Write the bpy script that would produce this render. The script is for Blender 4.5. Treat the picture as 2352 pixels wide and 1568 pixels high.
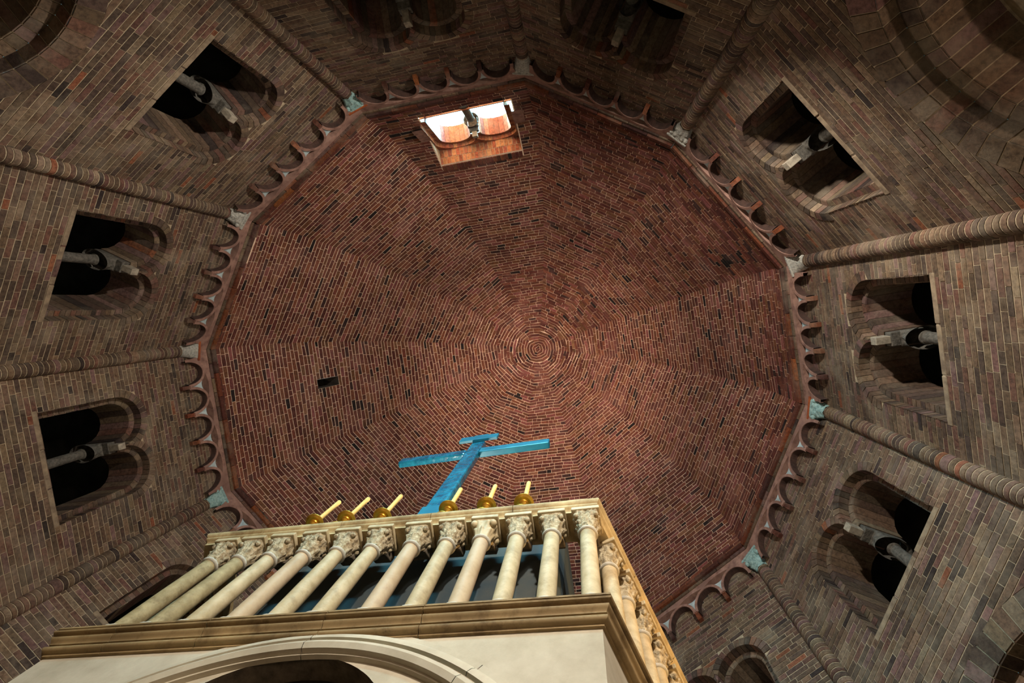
import bpy, math, random
import numpy as np
from mathutils import Matrix, Vector

random.seed(7)
rs = np.random.RandomState(11)
PI = math.pi
for o in list(bpy.data.objects):
    bpy.data.objects.remove(o)
scene = bpy.context.scene
COL = scene.collection

# ------------------------------------------------------------------ camera
Z0 = 1.6                       # eye height; heights below are given above the eye
F = 1100.0                     # focal length in pixels of the 2352 px wide frame
B = np.array([[0.9918204, -0.0100063, 0.1272481],
              [0.0, -0.9969224, -0.0783944],
              [0.1276410, 0.0777531, -0.9887680]])
cam_data = bpy.data.cameras.new('camera')
cam_data.sensor_width = 36.0
cam_data.lens = 36.0 * F / 2352.0
cam_data.clip_start = 0.02
cam = bpy.data.objects.new('camera', cam_data)
COL.objects.link(cam)
M = Matrix.Identity(4)
for r in range(3):
    for c_ in range(3):
        M[r][c_] = B[r, c_]
M[2][3] = Z0
cam.matrix_world = M
scene.camera = cam

def proj(X):
    """pixels of points given with z above the eye (N,3)"""
    q = np.asarray(X, float) @ B
    return np.stack([1176 - F * q[..., 0] / q[..., 2], 784 + F * q[..., 1] / q[..., 2]], -1)

# ------------------------------------------------------------------ colour management, sky, sun, large lights
scene.view_settings.view_transform = 'Standard'
scene.view_settings.look = 'None'
scene.view_settings.gamma = 1.0
scene.view_settings.use_curve_mapping = False
scene.view_settings.exposure = 0.0
try:
    scene.cycles.max_bounces = 8
    scene.cycles.diffuse_bounces = 4
    scene.cycles.sample_clamp_indirect = 2.0
except Exception:
    pass

world = bpy.data.worlds.new('sky')
scene.world = world
world.use_nodes = True
bg = world.node_tree.nodes['Background']
bg.inputs[0].default_value = (0.28, 0.74, 1.0, 1)
bg.inputs[1].default_value = 40.0

def lamp(name, kind, loc, energy, color, target=None, **kw):
    d = bpy.data.lights.new(name, kind)
    d.energy = energy
    d.color = color
    for k, v in kw.items():
        setattr(d, k, v)
    o = bpy.data.objects.new(name, d)
    COL.objects.link(o)
    o.location = loc
    if target is not None:
        o.rotation_euler = (Vector(target) - Vector(loc)).to_track_quat('-Z', 'Y').to_euler()
    return o

sun = lamp('sun', 'SUN', (-3.0 - 0.06, -4.0 - 0.37, 20.93), 48.0, (1.0, 0.86, 0.66), target=(-3.0, -4.0, 20.0), angle=0.009)
# unseen floods above the frame; the dome one added to brighten the crown
lamp('dome_flood', 'SPOT', (0.5, -3.2, Z0 + 5.1), 4200.0, (1.0, 0.73, 0.58), target=(-0.7, 2.4, Z0 + 13.4), spot_size=0.86, spot_blend=1.0, shadow_soft_size=0.12)
lamp('wall_flood', 'SPOT', (0.5, -3.2, Z0 + 5.1), 1700.0, (1.0, 0.90, 0.78), target=(-1.6, 4.0, Z0 + 7.0), spot_size=2.9, spot_blend=0.35, shadow_soft_size=0.10)
lamp('window_daylight', 'AREA', (-2.9, -5.75, Z0 + 11.75), 2900.0, (0.26, 0.80, 1.0), target=(-2.0, 3.0, Z0 + 8.2), shape='RECTANGLE', size=2.4, size_y=1.0)
lamp('shrine_spot', 'SPOT', (0.9, -2.9, Z0 + 3.8), 170.0, (1.0, 0.90, 0.74), target=(-1.6, 2.2, Z0 + 3.8), spot_size=0.9, spot_blend=0.6, shadow_soft_size=0.1)
lamp('side_spot', 'SPOT', (4.0, 2.2, Z0 + 3.4), 480.0, (1.0, 0.60, 0.22), target=(0.6, 2.9, Z0 + 4.0), spot_size=0.8, spot_blend=0.7, shadow_soft_size=0.12)
lamp('terrace_lamp', 'POINT', (-1.9, 3.35, Z0 + 5.85), 240.0, (1.0, 0.82, 0.66), shadow_soft_size=0.15)  # unseen fill added behind the shrine block to lift the walls
lamp('aisle_lamp', 'POINT', (-2.6, -1.6, 1.2), 50.0, (1.0, 0.78, 0.50), shadow_soft_size=0.3)
lamp('aisle_lamp', 'POINT', (3.0, 1.0, 1.2), 50.0, (1.0, 0.86, 0.66), shadow_soft_size=0.3)
lamp('ambulatory_lamp', 'POINT', (4.3, -3.2, 2.4), 180.0, (1.0, 0.75, 0.58), shadow_soft_size=0.2)

# ------------------------------------------------------------------ materials
def lin(c):
    return tuple((x / 12.92 if x <= 0.04045 else ((x + 0.055) / 1.055) ** 2.4) for x in [v / 255 for v in c])

def new_mat(name):
    m = bpy.data.materials.new(name)
    m.use_nodes = True
    nt = m.node_tree
    return m, nt, nt.nodes['Principled BSDF']

def node(nt, typ, **kw):
    n = nt.nodes.new(typ)
    for k, v in kw.items():
        setattr(n, k, v)
    return n

def ramp(nt, stops):
    n = node(nt, 'ShaderNodeValToRGB')
    cr = n.color_ramp
    while len(cr.elements) < len(stops):
        cr.elements.new(0.5)
    for e, (p, c) in zip(cr.elements, stops):
        e.position = p
        e.color = (*lin(c), 1) if len(c) == 3 else c
    return n

def mix(nt, a, b, fac, blend='MIX'):
    n = node(nt, 'ShaderNodeMix', data_type='RGBA', blend_type=blend)
    for sock, v in ((n.inputs[0], fac), (n.inputs[6], a), (n.inputs[7], b)):
        if hasattr(v, 'is_output'):
            nt.links.new(v, sock)
        elif isinstance(v, (int, float)):
            sock.default_value = v
        else:
            sock.default_value = (*v[:3], 1)
    return n.outputs[2]

def noise(nt, scale, detail=4.0, rough=0.6, vec=None):
    n = node(nt, 'ShaderNodeTexNoise')
    n.inputs['Scale'].default_value = scale
    n.inputs['Detail'].default_value = detail
    n.inputs['Roughness'].default_value = rough
    if vec is not None:
        nt.links.new(vec, n.inputs['Vector'])
    return n

def bump(nt, bsdf, height, strength=0.3, dist=0.01):
    b = node(nt, 'ShaderNodeBump')
    b.inputs['Strength'].default_value = strength
    b.inputs['Distance'].default_value = dist
    nt.links.new(height, b.inputs['Height'])
    nt.links.new(b.outputs[0], bsdf.inputs['Normal'])

def world_pos(nt):
    return node(nt, 'ShaderNodeNewGeometry').outputs['Position']

def brick_mat(name, mass, dust=(150, 140, 122), dust_amt=0.35, rough=0.85, spec=0.25):
    m, nt, b = new_mat(name)
    if mass:
        col = node(nt, 'ShaderNodeAttribute', attribute_name='tint').outputs['Color']
    else:
        col = node(nt, 'ShaderNodeObjectInfo').outputs['Color']
    p = world_pos(nt)
    fine = noise(nt, 22, 6, 0.7, p)
    r1 = ramp(nt, [(0.30, (70, 62, 60)), (0.55, (200, 200, 200)), (0.8, (255, 250, 240))])
    nt.links.new(fine.outputs[0], r1.inputs[0])
    c = mix(nt, col, r1.outputs[0], 0.8, 'MULTIPLY')
    big = noise(nt, 1.7, 5, 0.65, p)
    r2 = ramp(nt, [(0.48, (0, 0, 0)), (0.72, (255, 255, 255))])
    nt.links.new(big.outputs[0], r2.inputs[0])
    mm = node(nt, 'ShaderNodeMath', operation='MULTIPLY')
    nt.links.new(r2.outputs[0], mm.inputs[0])
    mm.inputs[1].default_value = dust_amt
    c = mix(nt, c, lin(dust), mm.outputs[0])
    nt.links.new(c, b.inputs['Base Color'])
    b.inputs['Roughness'].default_value = rough
    b.inputs['Specular IOR Level'].default_value = spec
    bump(nt, b, fine.outputs[0], 0.55, 0.012)
    return m

def plain_mat(name, c1, c2, scale=6, rough=0.8, metal=0.0, spec=0.3, bs=0.3, bd=0.01, detail=6, stain=None, stain_scale=2.0, stain_amt=0.5):
    m, nt, b = new_mat(name)
    p = world_pos(nt)
    n1 = noise(nt, scale, detail, 0.65, p)
    r1 = ramp(nt, [(0.32, c1), (0.68, c2)])
    nt.links.new(n1.outputs[0], r1.inputs[0])
    c = r1.outputs[0]
    if stain:
        n2 = noise(nt, stain_scale, 8, 0.72, p)
        r2 = ramp(nt, [(0.50, (0, 0, 0)), (0.66, (255, 255, 255))])
        nt.links.new(n2.outputs[0], r2.inputs[0])
        mm = node(nt, 'ShaderNodeMath', operation='MULTIPLY')
        nt.links.new(r2.outputs[0], mm.inputs[0])
        mm.inputs[1].default_value = stain_amt
        c = mix(nt, c, lin(stain), mm.outputs[0])
    nt.links.new(c, b.inputs['Base Color'])
    b.inputs['Roughness'].default_value = rough
    b.inputs['Metallic'].default_value = metal
    b.inputs['Specular IOR Level'].default_value = spec
    if bs:
        bump(nt, b, n1.outputs[0], bs, bd)
    return m

MAT = {}
MAT['brick'] = brick_mat('wall_brick', False)
MAT['brick_mass'] = brick_mat('wall_brick_joined', True)
MAT['dome_brick'] = brick_mat('dome_brick', False, dust=(150, 105, 95), dust_amt=0.3)
MAT['dome_brick_mass'] = brick_mat('dome_brick_joined', True, dust=(150, 105, 95), dust_amt=0.3)
MAT['mortar'] = plain_mat('lime_mortar', (128, 116, 96), (172, 156, 130), 14, 0.95, bs=0.5)
MAT['dome_mortar'] = plain_mat('dome_mortar', (186, 156, 132), (226, 200, 174), 14, 0.95, bs=0.5)
MAT['terracotta'] = plain_mat('terracotta', (112, 52, 30), (168, 92, 48), 9, 0.8, stain=(80, 50, 44), stain_scale=3)
MAT['arch_clay'] = plain_mat('arch_clay', (104, 76, 68), (160, 126, 112), 8, 0.85, stain=(70, 52, 50))
MAT['sooty_brick'] = plain_mat('sooty_brick', (46, 34, 30), (78, 56, 48), 9, 0.9, bs=0.4)  # arch barrels: shade on the undersides is put into the colour
MAT['patina_stone'] = plain_mat('blue_green_stone', (92, 128, 128), (160, 188, 184), 26, 0.85, bs=0.8, bd=0.02)  # capital stone with teal light put into its colour
MAT['spandrel'] = plain_mat('spandrel_plaster', (138, 158, 162), (180, 196, 198), 10, 0.9)
MAT['grey_stone'] = plain_mat('grey_stone', (110, 112, 108), (180, 178, 168), 30, 0.85, bs=0.8, bd=0.02)
MAT['sill'] = plain_mat('sill_stone', (96, 82, 68), (140, 124, 102), 9, 0.9, bs=0.7)
MAT['reveal'] = plain_mat('dark_mortar', (84, 72, 60), (112, 98, 80), 12, 0.95, bs=0.5)
MAT['window_stone'] = plain_mat('window_stone', (58, 56, 52), (104, 100, 92), 24, 0.9, bs=0.9, bd=0.02)
MAT['pale_stone'] = plain_mat('pale_stone', (170, 165, 150), (205, 198, 182), 18, 0.85)
MAT['corbel_stone'] = plain_mat('corbel_stone', (112, 104, 92), (156, 148, 132), 18, 0.85)
MAT['plaster'] = plain_mat('cream_plaster', (170, 158, 136), (202, 192, 170), 2.2, 0.8, bs=0.12, stain=(150, 135, 110), stain_scale=1.3, stain_amt=0.35)
MAT['cornice'] = plain_mat('cornice_stone', (150, 126, 84), (206, 184, 138), 5, 0.75, bs=0.25, stain=(96, 72, 44), stain_scale=2.4, stain_amt=0.6)
MAT['cornice_dirty'] = plain_mat('sooty_cornice_stone', (92, 72, 46), (178, 152, 108), 4, 0.75, bs=0.3, stain=(58, 42, 26), stain_scale=2.0, stain_amt=0.75)  # darker and more heavily stained than the coping stone
MAT['column'] = plain_mat('column_marble', (168, 148, 110), (204, 186, 150), 7, 0.6, spec=0.4, bs=0.2, stain=(120, 100, 70), stain_scale=4, stain_amt=0.5)
MAT['column_weathered'] = plain_mat('weathered_column', (138, 122, 86), (182, 166, 126), 8, 0.7, bs=0.4, stain=(84, 68, 40), stain_scale=5, stain_amt=0.6)
MAT['column_pink'] = plain_mat('rosy_column', (172, 146, 112), (206, 184, 152), 4, 0.6, spec=0.4, bs=0.2, stain=(136, 104, 78), stain_scale=4, stain_amt=0.5)
MAT['capital'] = plain_mat('capital_stone', (150, 126, 86), (222, 208, 176), 26, 0.85, bs=1.0, bd=0.03, stain=(74, 56, 34), stain_scale=14, stain_amt=0.75)
MAT['dark_stone'] = plain_mat('weathered_dark_stone', (70, 62, 52), (112, 100, 84), 12, 0.9, bs=0.5)
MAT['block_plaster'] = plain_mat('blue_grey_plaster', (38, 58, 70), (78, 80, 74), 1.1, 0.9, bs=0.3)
MAT['brass'] = plain_mat('brass', (190, 136, 44), (226, 176, 72), 12, 0.38, metal=0.7, bs=0.05)
MAT['wax'] = plain_mat('candle_wax', (226, 178, 96), (242, 200, 122), 10, 0.5, bs=0.05)
MAT['floor'] = plain_mat('stone_floor', (96, 86, 74), (132, 120, 104), 3, 0.7)
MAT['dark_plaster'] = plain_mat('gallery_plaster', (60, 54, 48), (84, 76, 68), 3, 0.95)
MAT['roof_tile'] = plain_mat('roof_tile', (150, 84, 52), (190, 116, 76), 6, 0.85)

def blue_paint():
    m, nt, b = new_mat('blue_wrinkled_paint')
    p = world_pos(nt)
    n1 = noise(nt, 7, 5, 0.6, p)
    r1 = ramp(nt, [(0.3, (10, 62, 92)), (0.7, (34, 128, 152))])
    nt.links.new(n1.outputs[0], r1.inputs[0])
    nt.links.new(r1.outputs[0], b.inputs['Base Color'])
    b.inputs['Roughness'].default_value = 0.2
    b.inputs['Specular IOR Level'].default_value = 0.7
    n2 = noise(nt, 9, 3, 0.5, p)
    bump(nt, b, n2.outputs[0], 0.7, 0.03)
    return m
MAT['blue'] = blue_paint()
MAT['blue_plain'] = plain_mat('blue_paint', (16, 96, 122), (32, 130, 152), 3, 0.4, spec=0.5, bs=0.05)

WALL_PAL = [((112, 90, 72), 5), ((98, 80, 66), 5), ((124, 102, 82), 3), ((112, 80, 68), 3), ((88, 72, 62), 4), ((132, 112, 92), 1.5), ((62, 50, 46), 1), ((140, 86, 60), 0.3), ((120, 92, 86), 2)]
DOME_PAL = [((118, 66, 52), 4), ((104, 60, 46), 4), ((96, 50, 42), 4), ((128, 76, 54), 3), ((134, 78, 72), 2), ((112, 72, 48), 2), ((66, 42, 38), 1.3), ((36, 27, 26), 0.7), ((140, 96, 70), 1)]
CLAY_PAL = [((98, 56, 44), 4), ((118, 64, 42), 3), ((150, 88, 48), 1.2), ((84, 52, 46), 2), ((132, 74, 46), 2)]
ORANGE_PAL = [((176, 110, 74), 3), ((160, 92, 64), 3), ((150, 84, 66), 2), ((188, 130, 88), 2)]
def picker(pal):
    cols = np.array([lin(c) for c, w in pal])
    w = np.array([w for c, w in pal], float)
    w /= w.sum()
    def pick(n):
        k = rs.choice(len(cols), n, p=w)
        return cols[k] * rs.uniform(0.8, 1.2, (n, 1)) * rs.uniform(0.95, 1.05, (n, 3))
    return pick
wall_tint, dome_tint, orange_tint, clay_tint = picker(WALL_PAL), picker(DOME_PAL), picker(ORANGE_PAL), picker(CLAY_PAL)

# ------------------------------------------------------------------ mesh helpers
def tag(o, label=None, cat=None, group=None, kind=None):
    if label: o['label'] = label
    if cat: o['category'] = cat
    if group: o['group'] = group
    if kind: o['kind'] = kind
    return o

def empty(name, loc=(0, 0, 0), parent=None, mat=None):
    o = bpy.data.objects.new(name, None)
    COL.objects.link(o)
    o.empty_display_size = 0.2
    if mat is not None:
        o.matrix_world = mat
    else:
        o.location = loc
    if parent:
        o.parent = parent
    return o

class MB:
    def __init__(s):
        s.v, s.f, s.c, s.n = [], [], [], 0
    def add(s, verts, faces, tint=None):
        verts = [tuple(map(float, p)) for p in verts]
        s.v += verts
        s.f += [tuple(i + s.n for i in f) for f in faces]
        s.n += len(verts)
        s.c += [tuple(tint) if tint is not None else (0.5, 0.5, 0.5)] * len(verts)
    def quad(s, a, b, c, d, tint=None):
        s.add([a, b, c, d], [(0, 1, 2, 3)], tint)
    def box(s, lo, hi, tint=None):
        x0, y0, z0 = lo
        x1, y1, z1 = hi
        s.add([(x0, y0, z0), (x1, y0, z0), (x1, y1, z0), (x0, y1, z0), (x0, y0, z1), (x1, y0, z1), (x1, y1, z1), (x0, y1, z1)],
              [(0, 3, 2, 1), (4, 5, 6, 7), (0, 1, 5, 4), (1, 2, 6, 5), (2, 3, 7, 6), (3, 0, 4, 7)], tint)
    def brick(s, q, nrm, depth, tint=None):
        """q: four corners of the back, counter-clockwise seen from the front; front pushed out along nrm"""
        q = [np.asarray(p, float) for p in q]
        nrm = np.asarray(nrm, float)
        fr = [p + nrm * depth for p in q]
        s.add(q + fr, [(4, 5, 6, 7), (0, 1, 5, 4), (1, 2, 6, 5), (2, 3, 7, 6), (3, 0, 4, 7)], tint)
    def grid(s, P, closed=False, tint=None):
        """P[i][j] rows of points; closed joins j round"""
        P = np.asarray(P, float)
        a, b = P.shape[:2]
        fs = []
        for i in range(a - 1):
            for j in range(b if closed else b - 1):
                k = (j + 1) % b
                fs.append((i * b + j, i * b + k, (i + 1) * b + k, (i + 1) * b + j))
        s.add(P.reshape(-1, 3), fs, tint)
    def lathe(s, prof, n=16, c=(0, 0, 0), cap=True, tint=None):
        ang = np.arange(n) * 2 * PI / n
        P = [[(c[0] + r * math.cos(t), c[1] + r * math.sin(t), c[2] + z) for t in ang] for r, z in prof]
        base = s.n
        s.grid(P, True, tint)
        if cap:
            s.f.append(tuple(base + j for j in reversed(range(n))))
            s.f.append(tuple(base + (len(prof) - 1) * n + j for j in range(n)))
    def build(s, name, mat, parent=None, smooth=False, kind=None, bevel=0):
        me = bpy.data.meshes.new(name)
        me.from_pydata(s.v, [], s.f)
        me.materials.append(mat)
        if mat.name.endswith('_joined'):
            at = me.attributes.new('tint', 'FLOAT_COLOR', 'POINT')
            arr = np.ones((len(s.v), 4), np.float32)
            arr[:, :3] = np.array(s.c, np.float32)
            at.data.foreach_set('color', arr.ravel())
        if smooth:
            me.polygons.foreach_set('use_smooth', [True] * len(me.polygons))
        me.update()
        o = bpy.data.objects.new(name, me)
        COL.objects.link(o)
        if parent:
            o.parent = parent
        if kind:
            o['kind'] = kind
        if bevel:
            mo = o.modifiers.new('bevel', 'BEVEL')
            mo.width = bevel
            mo.segments = 2
            mo.limit_method = 'ANGLE'
        return o

def smooth_by_angle(o, deg=40):
    me = o.data
    me.polygons.foreach_set('use_smooth', [True] * len(me.polygons))
    try:
        me.set_sharp_from_angle(angle=math.radians(deg))
    except Exception:
        pass

def linked(me, name, parent, mat4=None, loc=None, scale=None, color=None, rot=None):
    o = bpy.data.objects.new(name, me)
    o.parent = parent
    if mat4 is not None:
        o.matrix_local = mat4
    if loc is not None:
        o.location = loc
    if scale is not None:
        o.scale = scale
    if rot is not None:
        o.rotation_euler = rot
    if color is not None:
        o.color = (*[float(x) for x in color], 1)
    COL.objects.link(o)
    return o

def copy_tree(o, parent=None, matrix=None):
    c = o.copy()
    COL.objects.link(c)
    if parent is not None:
        c.parent = parent
    for ch in o.children:
        copy_tree(ch, c)
    return c

def unit_brick(mat):
    m = MB()
    e = 0.03
    x, z = 0.5, 0.5
    m.brick([(-x, 0, -z), (-x, 0, z), (x, 0, z), (x, 0, -z)], (0, 1, 0), 1.0)
    o = m.build('brick', mat)
    me = o.data
    bpy.data.objects.remove(o)
    return me
UNIT = unit_brick(MAT['brick'])

def sweep(path, profile, closed=False):
    """mitred sweep of profile [(out, z)] along a 2D path; out is to the right of travel. Returns rows per path point."""
    path = [np.array(p, float) for p in path]
    n = len(path)
    rows = []
    for i, p in enumerate(path):
        d0 = path[i] - path[i - 1] if (i > 0 or closed) else path[1] - path[0]
        d1 = path[(i + 1) % n] - path[i] if (i < n - 1 or closed) else d0
        d0 = d0 / np.linalg.norm(d0)
        d1 = d1 / np.linalg.norm(d1)
        n0 = np.array([d0[1], -d0[0]])
        n1 = np.array([d1[1], -d1[0]])
        mdir = n0 + n1
        mdir = mdir / np.linalg.norm(mdir)
        k = 1.0 / max(0.3, mdir @ n0)
        rows.append([(p[0] + mdir[0] * k * o_, p[1] + mdir[1] * k * o_, z) for o_, z in profile])
    return rows

# ------------------------------------------------------------------ plan of the rotunda
VX = [(-0.914, -4.270), (1.845, -2.981), (3.834, -0.716), (4.276, 1.817), (3.348, 4.630), (0.827, 6.971),
      (-2.208, 7.490), (-5.095, 6.422), (-7.342, 4.047), (-7.766, 0.939), (-6.586, -1.737), (-4.124, -3.798)]
VX = [np.array(v) for v in VX]
CEN = np.array([-1.659, 1.568])
APEX = np.array([-1.06, 1.355])
H_CAP = 8.5
SILL, SPRING, R1, R2, WIN_W = 5.88, 7.06, 0.42, 0.325, 1.68
ARC_R, ARC_Z = 1.33, 3.24

class Wall:
    pass
walls = []
for i in range(12):
    w = Wall()
    w.i = i
    w.a, w.b = VX[i], VX[(i + 1) % 12]
    w.L = float(np.linalg.norm(w.b - w.a))
    w.t = (w.b - w.a) / w.L
    w.n = np.array([-w.t[1], w.t[0]])
    m = Matrix.Identity(4)
    m[0][0], m[1][0] = w.t
    m[0][1], m[1][1] = w.n
    m[0][3], m[1][3], m[2][3] = w.a[0], w.a[1], Z0
    w.mat = m
    w.T = np.array([w.t[0], w.t[1], 0.0])
    w.N = np.array([w.n[0], w.n[1], 0.0])
    w.A = np.array([w.a[0], w.a[1], 0.0])
    walls.append(w)
# window centre along each wall (None: hidden wall without one)
WIN_U = {0: 1.60, 1: 1.50, 2: 1.235, 3: 1.37, 4: 1.55, 7: 1.78, 8: 1.66, 9: 1.60, 10: 1.73, 11: 1.72}
WSIDE = ['north', 'north_east', 'east_north', 'east', 'south_east', 'south', 'south_behind', 'south_west', 'west', 'west_north', 'north_west', 'window_side']
WLABEL = {0: 'dark brick wall right of the bright dome window, seen at the top edge',
          1: 'brick wall at upper right above the big round arch in the corner',
          2: 'brick wall at the right edge with window of two arches, right of the dome',
          3: 'brick wall at lower right whose window shows a blue-lit colonnette',
          4: 'brick wall right behind the shrine with one window arch at the bottom edge',
          5: 'brick wall hidden behind the right side of the shrine',
          6: 'brick wall hidden behind the middle of the shrine',
          7: 'brick wall behind the left end of the row of shrine columns',
          8: 'brick wall at lower left with window sill lit blue',
          9: 'brick wall at the left edge between two round brick shafts',
          10: 'brick wall at upper left with large dark twin window',
          11: 'dark brick wall below the bright dome window at the top edge'}

def wl(w, u, d, z):
    return w.A + w.T * u + w.N * d + np.array([0, 0, z])

# openings: intervals of u that are not wall at height z (grow: margin kept free for arch rings)
def win_gap(uc, z, grow=0.0):
    if uc is None or z < SILL - 0.02:
        return []
    if z < SPRING:
        return [(uc - WIN_W / 2 - 0.0, uc + WIN_W / 2 + 0.0)]
    r = R1 + grow
    h = z - SPRING
    if h >= r:
        return []
    x = math.sqrt(r * r - h * h)
    l, rgt = (uc - R1 - x, uc - R1 + x), (uc + R1 - x, uc + R1 + x)
    if l[1] >= rgt[0] - 0.03:
        return [(l[0], rgt[1])]
    return [l, rgt]

def arc_gap(L, z, grow=0.0):
    r = ARC_R + grow
    uc = L / 2
    h = z - ARC_Z
    if h >= r:
        return []
    rr = min(r, L / 2 - 0.16)
    x = rr if h < 0 else min(rr, math.sqrt(r * r - h * h))
    return [(uc - x, uc + x)]

WALL_TOP, WALL_BOT = 9.12, -Z0

def wall_backing(w):
    m = MB()
    uc = WIN_U.get(w.i)
    cuts = set(np.linspace(0, w.L, 70).tolist())
    if uc is not None:
        for k in np.linspace(-1, 1, 33):
            cuts.add(uc + k * WIN_W / 2)
    cuts = sorted(x for x in cuts if 0 <= x <= w.L)
    def win_lo_hi(u):
        if uc is None or abs(u - uc) >= WIN_W / 2 - 1e-6:
            return None
        x = abs(abs(u - uc) - R1)
        return SILL, SPRING + math.sqrt(max(0, R1 * R1 - x * x))
    def arc_top(u):
        x = abs(u - w.L / 2)
        if x >= min(ARC_R, w.L / 2 - 0.16):
            return WALL_BOT
        return ARC_Z + math.sqrt(ARC_R ** 2 - x * x)
    for a, b in zip(cuts[:-1], cuts[1:]):
        if b - a < 1e-6:
            continue
        mid = (a + b) / 2
        e = 1e-4
        za, zb = (arc_top(a + e), arc_top(b - e))
        if arc_top(mid) == WALL_BOT:
            za = zb = WALL_BOT
        wm = win_lo_hi(mid)
        if wm:
            ta, tb = win_lo_hi(a + e) or wm, win_lo_hi(b - e) or wm
            m.quad((b, 0, zb), (a, 0, za), (a, 0, SILL), (b, 0, SILL))
            m.quad((b, 0, tb[1]), (a, 0, ta[1]), (a, 0, WALL_TOP), (b, 0, WALL_TOP))
        else:
            m.quad((b, 0, zb), (a, 0, za), (a, 0, WALL_TOP), (b, 0, WALL_TOP))
    # soffit of the two arcade orders, seen from below
    return m

def area_px(P):
    q = proj(P)
    x, y = q[:, 0], q[:, 1]
    a = 0.5 * abs(np.dot(x, np.roll(y, -1)) - np.dot(y, np.roll(x, -1)))
    inside = (x.max() > 0) and (x.min() < 2352) and (y.max() > 0) and (y.min() < 1568)
    return a if inside else 0.0

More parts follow.
